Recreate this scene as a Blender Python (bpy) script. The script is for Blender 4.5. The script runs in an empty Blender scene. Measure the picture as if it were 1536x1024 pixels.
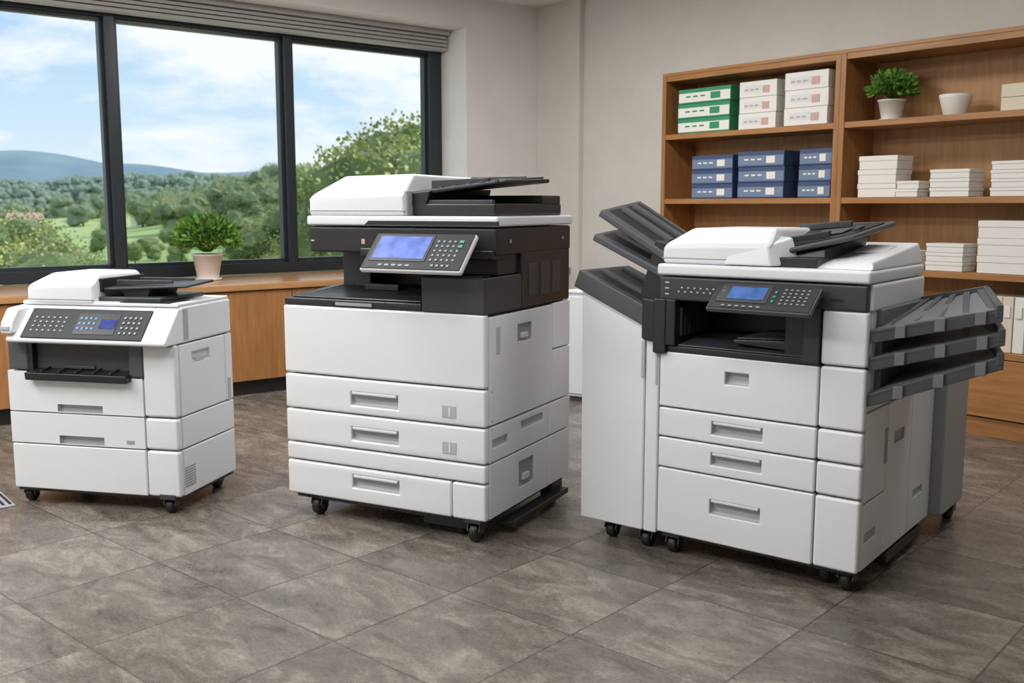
import bpy, bmesh, math, random
from mathutils import Vector, Matrix, noise as mnoise
random.seed(7)
sc=bpy.context.scene
COL=sc.collection
YAW=-0.885
def S(sx,sy):
    c,s=math.cos(YAW),math.sin(YAW)
    return (sx*c-sy*s, sx*s+sy*c)

# ------------------------------------------------------------ materials
def newmat(name):
    m=bpy.data.materials.new(name); m.use_nodes=True
    nt=m.node_tree; b=nt.nodes['Principled BSDF']
    return m,nt,b
def plastic(name,col,rough=.4,metal=0.,bump=.0,var=.04,spec=.5):
    m,nt,b=newmat(name)
    n=nt.nodes.new('ShaderNodeTexNoise'); n.inputs['Scale'].default_value=6
    tc=nt.nodes.new('ShaderNodeTexCoord'); nt.links.new(tc.outputs['Object'],n.inputs['Vector'])
    r=nt.nodes.new('ShaderNodeValToRGB')
    r.color_ramp.elements[0].color=(*[c*(1-var) for c in col],1)
    r.color_ramp.elements[1].color=(*[min(1,c*(1+var)) for c in col],1)
    nt.links.new(n.outputs['Fac'],r.inputs['Fac']); nt.links.new(r.outputs['Color'],b.inputs['Base Color'])
    b.inputs['Roughness'].default_value=rough; b.inputs['Metallic'].default_value=metal
    b.inputs['Specular IOR Level'].default_value=spec
    if bump>0:
        n2=nt.nodes.new('ShaderNodeTexNoise'); n2.inputs['Scale'].default_value=900
        nt.links.new(tc.outputs['Object'],n2.inputs['Vector'])
        bp=nt.nodes.new('ShaderNodeBump'); bp.inputs['Strength'].default_value=bump; bp.inputs['Distance'].default_value=.001
        nt.links.new(n2.outputs['Fac'],bp.inputs['Height']); nt.links.new(bp.outputs['Normal'],b.inputs['Normal'])
    return m
WHITE=plastic('white_plastic',(.725,.748,.785),.34,var=.015,bump=.05)
WHITE2=plastic('offwhite_plastic',(.64,.66,.69),.4,var=.02)
GREY=plastic('grey_plastic',(.33,.34,.36),.45)
LGREY=plastic('light_grey_plastic',(.44,.455,.48),.45)
FINISH=plastic('finisher_grey',(.36,.375,.395),.45)
GAP=plastic('seam_grey',(.07,.07,.075),.6)
DARK=plastic('dark_plastic',(.015,.0165,.019),.36,bump=.2)
MID=plastic('charcoal_plastic',(.036,.039,.046),.40,bump=.2)
SLATE=plastic('slate_plastic',(.070,.075,.086),.45,bump=.2)
TRAYG=plastic('tray_grey',(.15,.158,.175),.45,bump=.2)
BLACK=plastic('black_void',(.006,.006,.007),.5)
RUBBER=plastic('rubber',(.010,.010,.010),.5)
HUB=plastic('caster_hub',(.04,.04,.045),.35)
GLASSD=plastic('scanner_glass',(.03,.05,.05),.06)
SILVER=plastic('silver_trim',(.62,.63,.65),.3)
FACE=plastic('control_face_dark',(.022,.025,.030),.55,spec=.3)
KEY=plastic('keys',(.22,.24,.27),.5)
KEYG=plastic('key_green',(.04,.26,.20),.4)
KEYB=plastic('key_blue',(.08,.20,.40),.4)
def screen(name,col,st):
    m,nt,b=newmat(name)
    tc=nt.nodes.new('ShaderNodeTexCoord'); n=nt.nodes.new('ShaderNodeTexNoise'); n.inputs['Scale'].default_value=18
    nt.links.new(tc.outputs['Object'],n.inputs['Vector'])
    r=nt.nodes.new('ShaderNodeValToRGB')
    r.color_ramp.elements[0].position=.35; r.color_ramp.elements[0].color=(*[c*.75 for c in col],1)
    r.color_ramp.elements[1].position=.7; r.color_ramp.elements[1].color=(*[min(1,c*1.3+.03) for c in col],1)
    nt.links.new(n.outputs['Fac'],r.inputs['Fac'])
    nt.links.new(r.outputs['Color'],b.inputs['Emission Color']); b.inputs['Emission Strength'].default_value=st
    b.inputs['Base Color'].default_value=(.01,.015,.04,1); b.inputs['Roughness'].default_value=.4; b.inputs['Specular IOR Level'].default_value=.08
    return m
SCR=screen('screen_blue',(.17,.26,.78),1.0)
SCR2=screen('screen_blue_small',(.08,.20,.52),.8)
SCR3=screen('screen_blue_dim',(.04,.06,.38),.7)
def wood(name,c1,c2,axis='x',rough=.42):
    m,nt,b=newmat(name)
    tc=nt.nodes.new('ShaderNodeTexCoord'); mp=nt.nodes.new('ShaderNodeMapping')
    mp.inputs['Scale'].default_value={'x':(1.2,14,14),'z':(14,14,1.2),'y':(14,1.2,14)}[axis]
    nt.links.new(tc.outputs['Object'],mp.inputs['Vector'])
    n=nt.nodes.new('ShaderNodeTexNoise'); n.inputs['Scale'].default_value=2.2; n.inputs['Detail'].default_value=9; n.inputs['Roughness'].default_value=.65; n.inputs['Distortion'].default_value=.6
    nt.links.new(mp.outputs['Vector'],n.inputs['Vector'])
    r=nt.nodes.new('ShaderNodeValToRGB'); r.color_ramp.elements[0].position=.3; r.color_ramp.elements[1].position=.72
    r.color_ramp.elements[0].color=(*c1,1); r.color_ramp.elements[1].color=(*c2,1)
    nt.links.new(n.outputs['Fac'],r.inputs['Fac']); nt.links.new(r.outputs['Color'],b.inputs['Base Color'])
    b.inputs['Roughness'].default_value=rough
    return m
WOODX=wood('wood_horizontal',(.27,.118,.037),(.45,.215,.075),'x')
WOODZ=wood('wood_vertical',(.25,.108,.034),(.42,.195,.067),'z')
WOODY=wood('wood_counter',(.33,.165,.07),(.52,.285,.13),'y',.25)
WOODB=wood('wood_backing',(.33,.16,.060),(.48,.26,.105),'z',.5)
def wallmat(name,col):
    m,nt,b=newmat(name)
    tc=nt.nodes.new('ShaderNodeTexCoord')
    n=nt.nodes.new('ShaderNodeTexNoise'); n.inputs['Scale'].default_value=3; n.inputs['Detail'].default_value=8; n.inputs['Roughness'].default_value=.7
    nt.links.new(tc.outputs['Object'],n.inputs['Vector'])
    r=nt.nodes.new('ShaderNodeValToRGB'); r.color_ramp.elements[0].position=.3; r.color_ramp.elements[1].position=.7
    r.color_ramp.elements[0].color=(*[c*.95 for c in col],1); r.color_ramp.elements[1].color=(*[c*1.04 for c in col],1)
    nt.links.new(n.outputs['Fac'],r.inputs['Fac']); nt.links.new(r.outputs['Color'],b.inputs['Base Color'])
    b.inputs['Roughness'].default_value=.85
    n2=nt.nodes.new('ShaderNodeTexNoise'); n2.inputs['Scale'].default_value=140; nt.links.new(tc.outputs['Object'],n2.inputs['Vector'])
    bp=nt.nodes.new('ShaderNodeBump'); bp.inputs['Strength'].default_value=.15; bp.inputs['Distance'].default_value=.004
    nt.links.new(n2.outputs['Fac'],bp.inputs['Height']); nt.links.new(bp.outputs['Normal'],b.inputs['Normal'])
    return m
WALL=wallmat('wall_paint',(.64,.615,.58))
WALLW=wallmat('wall_paint_light',(.74,.73,.71))
CEIL=wallmat('ceiling_paint',(.80,.79,.77))
FRAME=plastic('window_frame_metal',(.018,.025,.032),.35)
BLIND=plastic('blind_grey',(.40,.40,.39),.6)
KICK=plastic('black_kick',(.01,.01,.01),.5)
POT=plastic('pot_ceramic',(.74,.70,.66),.35)
CARD=plastic('white_card',(.76,.735,.70),.6,var=.02)
CARD2=plastic('cream_card',(.66,.59,.46),.6,var=.03)
GREEN=plastic('green_card',(.03,.25,.12),.5)
BLUE=plastic('blue_card',(.045,.07,.16),.5)
BLUE2=plastic('blue_card_light',(.15,.21,.31),.5)
PALE=plastic('pale_label',(.62,.68,.68),.5)
PINK=plastic('pink_label',(.55,.35,.32),.5)
SOIL=plastic('soil',(.04,.025,.015),.9)
def leafmat(name,c1,c2,scale=3,haze=None):
    m,nt,b=newmat(name)
    g=nt.nodes.new('ShaderNodeNewGeometry'); n=nt.nodes.new('ShaderNodeTexNoise'); n.inputs['Scale'].default_value=scale; n.inputs['Detail'].default_value=4
    nt.links.new(g.outputs['Position'],n.inputs['Vector'])
    r=nt.nodes.new('ShaderNodeValToRGB'); r.color_ramp.elements[0].position=.35; r.color_ramp.elements[1].position=.68
    r.color_ramp.elements[0].color=(*c1,1); r.color_ramp.elements[1].color=(*c2,1)
    nt.links.new(n.outputs['Fac'],r.inputs['Fac']); out=r.outputs['Color']
    if haze:  # aerial haze painted into the foliage colour, growing with world Y
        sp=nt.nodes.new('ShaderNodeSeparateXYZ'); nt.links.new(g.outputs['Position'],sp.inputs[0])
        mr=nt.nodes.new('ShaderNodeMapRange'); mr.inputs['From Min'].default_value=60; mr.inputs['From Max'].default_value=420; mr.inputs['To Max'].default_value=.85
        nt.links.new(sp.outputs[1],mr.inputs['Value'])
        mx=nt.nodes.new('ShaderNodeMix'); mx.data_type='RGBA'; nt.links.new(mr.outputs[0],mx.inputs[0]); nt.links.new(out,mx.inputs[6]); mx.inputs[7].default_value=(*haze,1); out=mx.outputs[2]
    nt.links.new(out,b.inputs['Base Color'])
    b.inputs['Roughness'].default_value=.6; b.inputs['Specular IOR Level'].default_value=.2
    return m
LEAF=leafmat('plant_leaf',(.05,.15,.02),(.22,.40,.08),30)
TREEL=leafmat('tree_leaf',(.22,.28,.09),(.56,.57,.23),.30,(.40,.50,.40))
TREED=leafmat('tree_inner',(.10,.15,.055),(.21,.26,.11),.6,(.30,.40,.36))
BARK=plastic('bark',(.09,.06,.04),.9)

# ------------------------------------------------------------ mesh helpers
def mkobj(name,verts,faces,mats,parent=None,bev=0,fm=None,smooth=False,seg=2,loc=None,merge=False):
    me=bpy.data.meshes.new(name); me.from_pydata([tuple(v) for v in verts],[],faces)
    for m in mats: me.materials.append(m)
    if fm:
        for p,i in zip(me.polygons,fm): p.material_index=i
    bm=bmesh.new(); bm.from_mesh(me)
    if merge: bmesh.ops.remove_doubles(bm,verts=bm.verts,dist=1e-5)
    bmesh.ops.recalc_face_normals(bm,faces=bm.faces); bm.to_mesh(me); bm.free()
    o=bpy.data.objects.new(name,me); COL.objects.link(o)
    if parent: o.parent=parent
    if loc: o.location=loc
    if bev>0:
        b=o.modifiers.new('bev','BEVEL'); b.width=bev; b.segments=seg; b.limit_method='ANGLE'; b.angle_limit=math.radians(30)
        b.use_clamp_overlap=True
        for p in me.polygons: p.use_smooth=True
        w=o.modifiers.new('wn','WEIGHTED_NORMAL'); w.keep_sharp=False
    elif smooth:
        for p in me.polygons: p.use_smooth=True
    return o
HEXF=[(0,1,2,3),(4,7,6,5),(0,4,5,1),(1,5,6,2),(2,6,7,3),(3,7,4,0)]
def bpts(x0,x1,y0,y1,z0,z1):
    return [(x0,y0,z0),(x1,y0,z0),(x1,y1,z0),(x0,y1,z0),(x0,y0,z1),(x1,y0,z1),(x1,y1,z1),(x0,y1,z1)]
class Quad:
    def __init__(s,O,R,T):
        s.O=Vector(O); s.U=Vector(R)-s.O; s.V=Vector(T)-s.O
        s.N=s.U.cross(s.V).normalized()
    def p(s,u,v,n): return s.O+s.U*u+s.V*v+s.N*n
    def pts(s,u0,u1,v0,v1,n0,n1):
        return [s.p(u0,v0,n0),s.p(u1,v0,n0),s.p(u1,v1,n0),s.p(u0,v1,n0),s.p(u0,v0,n1),s.p(u1,v0,n1),s.p(u1,v1,n1),s.p(u0,v1,n1)]
class G:
    def __init__(s,name,loc,yaw=0):
        s.r=bpy.data.objects.new(name,None); COL.objects.link(s.r); s.r.empty_display_size=.1
        s.r.location=loc; s.r.rotation_euler=(0,0,yaw)
    def hexa(s,name,pts,m,bev=.004,seg=2): return mkobj(name,pts,HEXF,[m],s.r,bev,seg=seg)
    def box(s,name,x0,x1,y0,y1,z0,z1,m,bev=.004,seg=2): return s.hexa(name,bpts(x0,x1,y0,y1,z0,z1),m,bev,seg)
    def multi(s,name,ptsl,m,bev=0):
        v=[];f=[]
        for p in ptsl:
            o=len(v); v+=p; f+=[tuple(i+o for i in q) for q in HEXF]
        return mkobj(name,v,f,[m],s.r,bev)
    def prism(s,name,poly,axis,lo,hi,m,bev=.004,seg=2):
        n=len(poly)
        def P(a,b,c): return {'x':(c,a,b),'y':(a,c,b),'z':(a,b,c)}[axis]
        v=[P(a,b,lo) for a,b in poly]+[P(a,b,hi) for a,b in poly]
        f=[tuple(range(n)),tuple(range(2*n-1,n-1,-1))]+[(i,(i+1)%n,n+(i+1)%n,n+i) for i in range(n)]
        return mkobj(name,v,f,[m],s.r,bev,seg=seg)
    def panel(s,name,side,c,u0,u1,v0,v1,m,holes=(),mh=None,t=.03,hd=.022,bev=.0035):
        # side 'F' faces -y at y=c ; 'R' faces +x at x=c
        us=sorted({u0,u1,*[h[0] for h in holes],*[h[1] for h in holes]})
        vs=sorted({v0,v1,*[h[2] for h in holes],*[h[3] for h in holes]})
        P=(lambda u,v,d:(u,c+d,v)) if side=='F' else (lambda u,v,d:(c-d,u,v))
        V=[];Fc=[];fm=[]
        def q(a,b,cc,d,mi): o=len(V); V.extend([a,b,cc,d]); Fc.append((o,o+1,o+2,o+3)); fm.append(mi)
        nu,nv=len(us)-1,len(vs)-1
        def hole(i,j):
            if i<0 or j<0 or i>=nu or j>=nv: return None
            um=(us[i]+us[i+1])/2; vm=(vs[j]+vs[j+1])/2
            return any(h[0]<um<h[1] and h[2]<vm<h[3] for h in holes)
        for i in range(nu):
            for j in range(nv):
                a,b,cc,d=us[i],us[i+1],vs[j],vs[j+1]; H=hole(i,j); dd=hd if H else 0
                q(P(a,cc,dd),P(b,cc,dd),P(b,d,dd),P(a,d,dd),1 if H else 0)
                q(P(a,cc,t),P(b,cc,t),P(b,d,t),P(a,d,t),0)
                for (di,dj,e0,e1) in ((-1,0,(a,cc),(a,d)),(1,0,(b,cc),(b,d)),(0,-1,(a,cc),(b,cc)),(0,1,(a,d),(b,d))):
                    N=hole(i+di,j+dj)
                    if N is None: q(P(*e0,0),P(*e1,0),P(*e1,t),P(*e0,t),0)
                    elif H and not N: q(P(*e0,0),P(*e1,0),P(*e1,hd),P(*e0,hd),1)
        return mkobj(name,V,Fc,[m,mh or LGREY],s.r,bev,fm=fm,merge=True)
    def lathe(s,name,prof,m,ctr=(0,0,0),axis='z',seg=32,bev=0):
        V=[];F=[]
        n=len(prof)
        for k in range(seg):
            a=2*math.pi*k/seg
            for r,h in prof:
                p={'z':(r*math.cos(a),r*math.sin(a),h),'x':(h,r*math.cos(a),r*math.sin(a)),'y':(r*math.cos(a),h,r*math.sin(a))}[axis]
                V.append(tuple(p[i]+ctr[i] for i in range(3)))
        for k in range(seg):
            k2=(k+1)%seg
            for i in range(n-1): F.append((k*n+i,k2*n+i,k2*n+i+1,k*n+i+1))
        o=mkobj(name,V,F,[m],s.r,0,smooth=True,merge=True)
        return o
    def caster(s,name,x,y,r=.038,top=.085,rot=0.):
        w=.018
        s.lathe(name+'_wheel',[(0,-w),(r*.8,-w),(r*.97,-w*.8),(r,-w*.3),(r,w*.3),(r*.97,w*.8),(r*.8,w),(0,w)],RUBBER,(x,y,r),'x',24)
        s.lathe(name+'_hub',[(0,-w-.003),(r*.45,-w-.003),(r*.45,w+.003),(0,w+.003)],HUB,(x,y,r),'x',16)
        s.prism(name+'_fork',[(y-r*.8,r*1.2),(y-r*.5,r*2+.004),(y+r*.7,r*2+.004),(y+r*.8,r*1.5),(y+r*.2,r*.9)],'x',x-w-.009,x-w-.004,HUB,.001)
        s.prism(name+'_fork_b',[(y-r*.8,r*1.2),(y-r*.5,r*2+.004),(y+r*.7,r*2+.004),(y+r*.8,r*1.5),(y+r*.2,r*.9)],'x',x+w+.004,x+w+.009,HUB,.001)
        s.box(name+'_plate',x-.035,x+.035,y-.035,y+.035,r*2+.003,top+.012,HUB,.002)

# ------------------------------------------------------------ room
def roomG(name): return G(name,(0,0,0),YAW)
def sbox_list(name,boxes,m,bev=0,mats=None):
    V=[];F=[]
    for b in boxes:
        o=len(V); V+=bpts(*b); F+=[tuple(i+o for i in q) for q in HEXF]
    o=mkobj(name,V,F,[m],None,bev); o.rotation_euler=(0,0,YAW); return o
ZC=2.91; XW=-6.63; XG=-7.06; YB=5.746; YR=-2.6; XR=2.2
# floor material
m,nt,b=newmat('floor_tile'); L=nt.links.new; N=nt.nodes.new
g=N('ShaderNodeNewGeometry'); mp=N('ShaderNodeMapping'); mp.vector_type='TEXTURE'
ax,ay=S(-2.95,1.27); mp.inputs['Location'].default_value=(ax,ay,0); mp.inputs['Rotation'].default_value=(0,0,-.725); mp.inputs['Scale'].default_value=(.49,.49,1)
L(g.outputs['Position'],mp.inputs['Vector'])
sep=N('ShaderNodeSeparateXYZ'); L(mp.outputs['Vector'],sep.inputs[0])
def mth(op,a,b_=None,c=None):
    n=N('ShaderNodeMath'); n.operation=op
    for i,v in enumerate((a,b_,c)):
        if v is None: continue
        if isinstance(v,(int,float)): n.inputs[i].default_value=v
        else: L(v,n.inputs[i])
    return n.outputs[0]
def edge(o):
    f=mth('FRACT',o); d=mth('ABSOLUTE',mth('SUBTRACT',f,.5)); return d
ed=mth('MAXIMUM',edge(sep.outputs[0]),edge(sep.outputs[1]))
gr=N('ShaderNodeMapRange'); gr.inputs['From Min'].default_value=.4920; gr.inputs['From Max'].default_value=.4962; L(ed,gr.inputs['Value'])
cb=N('ShaderNodeCombineXYZ'); L(mth('FLOOR',sep.outputs[0]),cb.inputs[0]); L(mth('FLOOR',sep.outputs[1]),cb.inputs[1])
wn=N('ShaderNodeTexWhiteNoise'); L(cb.outputs[0],wn.inputs['Vector'])
# per-tile offset
off=N('ShaderNodeVectorMath'); off.operation='MULTIPLY_ADD'; L(wn.outputs['Color'],off.inputs[0]); off.inputs[1].default_value=(7,7,7); L(mp.outputs['Vector'],off.inputs[2])
m1=N('ShaderNodeMapping'); m1.inputs['Scale'].default_value=(1.0,2.2,1); L(off.outputs[0],m1.inputs['Vector'])
n1=N('ShaderNodeTexNoise'); n1.inputs['Scale'].default_value=2.1; n1.inputs['Detail'].default_value=12; n1.inputs['Roughness'].default_value=.76; n1.inputs['Distortion'].default_value=.7; L(m1.outputs[0],n1.inputs['Vector'])
n2=N('ShaderNodeTexNoise'); n2.inputs['Scale'].default_value=34; n2.inputs['Detail'].default_value=8; n2.inputs['Roughness'].default_value=.8; L(m1.outputs[0],n2.inputs['Vector'])
mixv=mth('ADD',mth('MULTIPLY',n1.outputs['Fac'],.66),mth('MULTIPLY',n2.outputs['Fac'],.34))
mixv=mth('ADD',mixv,mth('MULTIPLY',mth('SUBTRACT',wn.outputs['Value'],.5),.06))
r=N('ShaderNodeValToRGB'); cr=r.color_ramp; cr.elements[0].position=.37; cr.elements[0].color=(.058,.050,.042,1); cr.elements[1].position=.63; cr.elements[1].color=(.30,.265,.225,1)
e=cr.elements.new(.5); e.color=(.138,.121,.103,1); L(mixv,r.inputs['Fac'])
mx=N('ShaderNodeMix'); mx.data_type='RGBA'; L(mth('MULTIPLY',gr.outputs[0],.8),mx.inputs[0]); L(r.outputs['Color'],mx.inputs[6]); mx.inputs[7].default_value=(.055,.05,.045,1)
L(mx.outputs[2],b.inputs['Base Color'])
rr=N('ShaderNodeMapRange'); rr.inputs['From Min'].default_value=.35; rr.inputs['From Max'].default_value=.65; rr.inputs['To Min'].default_value=.19; rr.inputs['To Max'].default_value=.36; L(n2.outputs['Fac'],rr.inputs['Value']); L(rr.outputs[0],b.inputs['Roughness'])
hgt=mth('SUBTRACT',mth('MULTIPLY',n2.outputs['Fac'],.3),mth('MULTIPLY',gr.outputs[0],.6))
bp=N('ShaderNodeBump'); bp.inputs['Strength'].default_value=.38; bp.inputs['Distance'].default_value=.003; L(hgt,bp.inputs['Height']); L(bp.outputs['Normal'],b.inputs['Normal'])
FLOOR=m
sbox_list('floor',[(XG-.04,XR+.1,YR,YB+.1,-.1,0)],FLOOR)
sbox_list('ceiling',[(XG-.04,XR+.1,YR,YB+.1,ZC,ZC+.12)],CEIL)
sbox_list('wall_back',[(XG-.04,XR+.1,YB,YB+.12,0,ZC)],WALL)
sbox_list('trim_1',[(XW,-6.10,YB-.05,YB,0,ZC)],WALL,.003)
sbox_list('wall_right',[(XR,XR+.1,YR,YB,0,ZC)],WALL)
sbox_list('wall_rear',[(XG-.04,XR+.1,YR-.1,YR,0,ZC)],WALL)
sbox_list('wall_left',[(XG-.04,XW,4.95,YB,0,ZC),(XG-.04,XW,YR,4.95,2.67,ZC),(XG-.04,XW-.3,YR,4.95,0,.70),(XG-.04,XW,YR,-1.82,.70,2.67)],WALLW)
# window
wg=roomG('window_1')
fr=[]
y0w=-1.8
for yc,hw in ((4.885,.062),(3.555,.035),(2.265,.035),(.975,.035),(-.315,.035),(-1.7,.035)):
    fr.append((XG-.03,XG+.09,yc-hw,yc+hw,.76,2.56))
fr.append((XG-.03,XG+.08,y0w,4.945,.755,.835)); fr.append((XG-.03,XG+.08,y0w,4.945,2.49,2.58))
wg.multi('frame',[bpts(*q) for q in fr],FRAME,.004)
inner=[]
for a_,b_ in ((3.59,4.825),(2.30,3.52),(1.01,2.23),(-.28,.94)):
    inner+= [(XG-.01,XG+.05,a_,a_+.025,.83,2.5),(XG-.01,XG+.05,b_-.025,b_,.83,2.5),(XG-.01,XG+.05,a_,b_,.83,.86),(XG-.01,XG+.05,a_,b_,2.465,2.5)]
wg.multi('sash',[bpts(*q) for q in inner],FRAME,.002)
gm,gnt,gb=newmat('window_glass'); gnt.nodes.remove(gb)
tr=gnt.nodes.new('ShaderNodeBsdfTransparent'); tr.inputs[0].default_value=(.97,.985,.98,1); gnt.links.new(tr.outputs[0],gnt.nodes['Material Output'].inputs[0])
wg.box('glass',XG+.015,XG+.02,y0w,4.9,.83,2.5,gm,0)
# above window infill
sbox_list('trim_2',[(XG-.04,XG+.10,YR,4.95,2.575,2.67)],FRAME)
bg=roomG('roller_blind')
bg.multi('slats',[bpts(XG+.11,XG+.20,y0w,4.93,2.51+.03*i,2.533+.03*i) for i in range(4)],BLIND,.003)
bg.box('cassette',XG+.11,XG+.23,y0w,4.94,2.630,2.668,BLIND,.004)
# counter under the window
cg=roomG('window_counter')
XF=-6.176
cg.box('worktop',XG+.01,XF,-1.9,4.94,.702,.748,WOODY,.006)
cg.box('worktop_end',XW+.005,XF,4.94,5.68,.702,.748,WOODY,.004)
yy=-1.9
k=0
while yy<5.6:
    y2=min(yy+.63,5.68)
    cg.box('door_%d'%k,XF-.045,XF-.02,yy+.003,y2-.003,.10,.695,WOODZ,.003); k+=1; yy=y2
cg.box('carcass',XW+.005,XF-.05,-1.9,5.68,.10,.70,WOODZ,.002)
cg.box('kick',XW+.01,XF-.06,-1.9,5.68,0.0,.10,KICK,0)
# low white cabinet behind
lc=G('storage_cabinet',(.36,6.42,0),YAW+.25)
lc.box('body',0,.42,0,.36,.03,.70,WHITE,.006)
lc.box('plinth',.01,.41,.02,.35,0,.03,GAP,0)
lc.box('top',-.01,.43,-.01,.36,.70,.72,WHITE,.004)
lc.panel('door','F',-.012,.005,.415,.05,.68,WHITE2,[(.32,.38,.58,.6)],GREY,t=.011,hd=.008)

# ------------------------------------------------------------ bookshelf
X0=-4.92; YF=5.396
ox,oy=S(X0,YF)
sh=G('bookshelf',(ox,oy,0),YAW)
WL=1.43; WT=3.5; DP=.345
def sides(nm,x0,x1,mat=WOODZ): sh.box(nm,x0,x1,0,DP,0,2.15,mat,.002)
sides('side_a',0,.035); sides('divider_a',1.385,1.42); sides('divider_b',1.421,1.456)
sides('divider_c',2.93,2.96); sides('side_b',WT-.035,WT)
sh.box('back',.03,WT-.03,DP-.012,DP-.002,.05,2.13,WOODB,0)
for i,(xa,xb) in enumerate(((.035,1.385),(1.456,2.93),(2.96,WT-.035))):
    for j,z in enumerate((2.115,1.715,1.268,.855,.435)):
        sh.box('shelf_%d_%d'%(i,j),xa,xb,.004,DP-.01,z,z+.035,WOODX,.002)
    w=(xb-xa)/2
    for q in range(2):
        sh.box('door_%d_%d'%(i,q),xa+q*w+.003,xa+(q+1)*w-.003,.0,.02,.11,.43,WOODX,.002)
    sh.box('plinth_%d'%i,xa,xb,.02,.05,0,.10,WOODX,.002)
sh.box('top_board',0,WT,0,DP,2.15,2.172,WOODX,.002)
def stack(name,x0,x1,z0,z1,n,mbody,label=None,dy=.03,depth=.24,jit=.004,lid=False,band=None,big=False):
    px,py=S((x0+x1)/2,YF+dy)
    g_=G(name,(px,py,z0+.001),YAW); hw=(x1-x0)/2-.004; hh=(z1-z0)/n
    for i in range(n):
        j=random.uniform(-jit,jit); a=i*hh
        g_.box('carton_%d'%i,-hw+j,hw+j,0,depth,a+.0005,a+hh-.0015,mbody,.002)
        if lid: g_.box('lid_%d'%i,-hw-.003+j,hw+.003+j,-.003,depth+.003,a+hh*.62,a+hh-.001,mbody,.002)
        if label:
            if big: g_.box('label_%d'%i,-hw*.98+j,hw*.98+j,-.0012,0,a+hh*.1,a+hh*.72,label[0],0)
            else: g_.box('label_%d'%i,-hw*.75+j,hw*.2+j,-.0012,0,a+hh*.3,a+hh*.72,label[0],0)
            g_.box('mark_%d'%i,hw*.25+j,hw*.62+j,-.002,0,a+hh*.22,a+hh*.66,label[1],0)
            g_.multi('text_%d'%i,[bpts(-hw*.7+j+q*hw*.28,-hw*.7+j+q*hw*.28+hw*.18,-.0025,-.0012,a+hh*.42,a+hh*.52) for q in range(3)],label[1] if band is None else band,0)
    return g_
z2=1.75; z3=1.303; z4=.89; z5=.47
stack('toner_box_stack',-4.79,-4.33,z2,2.05,3,GREEN,(CARD,GREEN),.02,big=True,band=GREEN)
stack('toner_box_stack',-4.27,-3.97,z2,2.055,3,CARD,(PALE,PINK),.03)
stack('toner_box_stack',-3.90,-3.58,z2,2.075,3,CARD,(PALE,PINK),.01)
stack('toner_box_stack',-4.66,-4.30,z3,1.595,3,BLUE,(BLUE2,CARD),.03,big=True)
stack('toner_box_stack',-4.25,-3.88,z3,1.605,3,BLUE,(BLUE2,CARD),.01,big=True)
stack('toner_box_stack',-3.80,-3.56,z3,1.605,3,BLUE,(BLUE2,CARD),.04,big=True)
stack('paper_box_stack',-3.38,-3.13,z3,1.545,3,CARD,None,.04,.17,lid=True)
stack('paper_box_stack',-3.12,-2.98,z3,1.395,2,CARD,None,.02,.12,lid=True)
stack('paper_box_stack',-2.92,-2.69,z3,1.455,3,CARD,None,.03,.17,lid=True)
stack('paper_box_stack',-2.58,-2.28,z3,1.49,4,CARD,None,.03,.17,lid=True)
stack('paper_box_stack',-3.10,-2.96,z4,1.0,3,CARD,None,.04,.12,lid=True)
stack('paper_box_stack',-2.92,-2.70,z4,1.045,3,CARD,None,.03,.15,lid=True)
stack('paper_box_stack',-2.63,-2.3,z4,1.175,3,CARD,None,.03,.17,lid=True)
stack('gift_box',-2.56,-2.42,z2,1.89,2,CARD2,None,.04,.10)
# binders
px,py=S(-2.66,YF+.03); bk=G('binder_row',(px,py,z5+.001),YAW)
for i in range(10):
    bk.box('binder_%d'%i,i*.062,i*.062+.058,random.uniform(0,.01),.22,0,.30,[CARD2,CARD,CARD2][i%3],.004)
    bk.box('spine_label_%d'%i,i*.062+.014,i*.062+.044,-.003,.002,.19,.25,CARD,0)
# foliage
def foliage(g_,name,c,rad,n,ls,mat,seed,stems=True):
    rnd=random.Random(seed); V=[];F=[]
    for i in range(n):
        th=rnd.uniform(0,2*math.pi); ph=math.acos(rnd.uniform(-.35,1)); rr=rnd.uniform(.35,1)**.6*rnd.choice([1,1,1,1.12])
        d=Vector((math.sin(ph)*math.cos(th),math.sin(ph)*math.sin(th),math.cos(ph)))
        p=Vector(c)+Vector((d.x*rad[0],d.y*rad[0],d.z*rad[1]))*rr
        out=(d+Vector((rnd.uniform(-.6,.6),rnd.uniform(-.6,.6),rnd.uniform(-.3,.7)))).normalized()
        side=out.cross(Vector((rnd.uniform(-1,1),rnd.uniform(-1,1),rnd.uniform(-.3,1)))).normalized()
        nn=out.cross(side); l=ls*rnd.uniform(.7,1.3); w=l*.3
        o=len(V)
        V+= [p,p+out*l*.4+side*w+nn*l*.06,p+out*l*.5-nn*l*.04,p+out*l*.4-side*w+nn*l*.06,p+out*l-nn*l*.15]
        F+= [(o,o+1,o+2),(o,o+2,o+3),(o+1,o+4,o+2),(o+2,o+4,o+3)]
        if stems and i%6==0:
            b0=Vector((c[0]+rnd.uniform(-.02,.02),c[1]+rnd.uniform(-.02,.02),c[2]-rad[1]*.6)); s_=Vector((.0018,.0018,0)); o=len(V)
            V+=[b0-s_,b0+s_,p+s_,p-s_]; F.append((o,o+1,o+2,o+3))
    return mkobj(name,V,F,[mat],g_.r)
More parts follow.
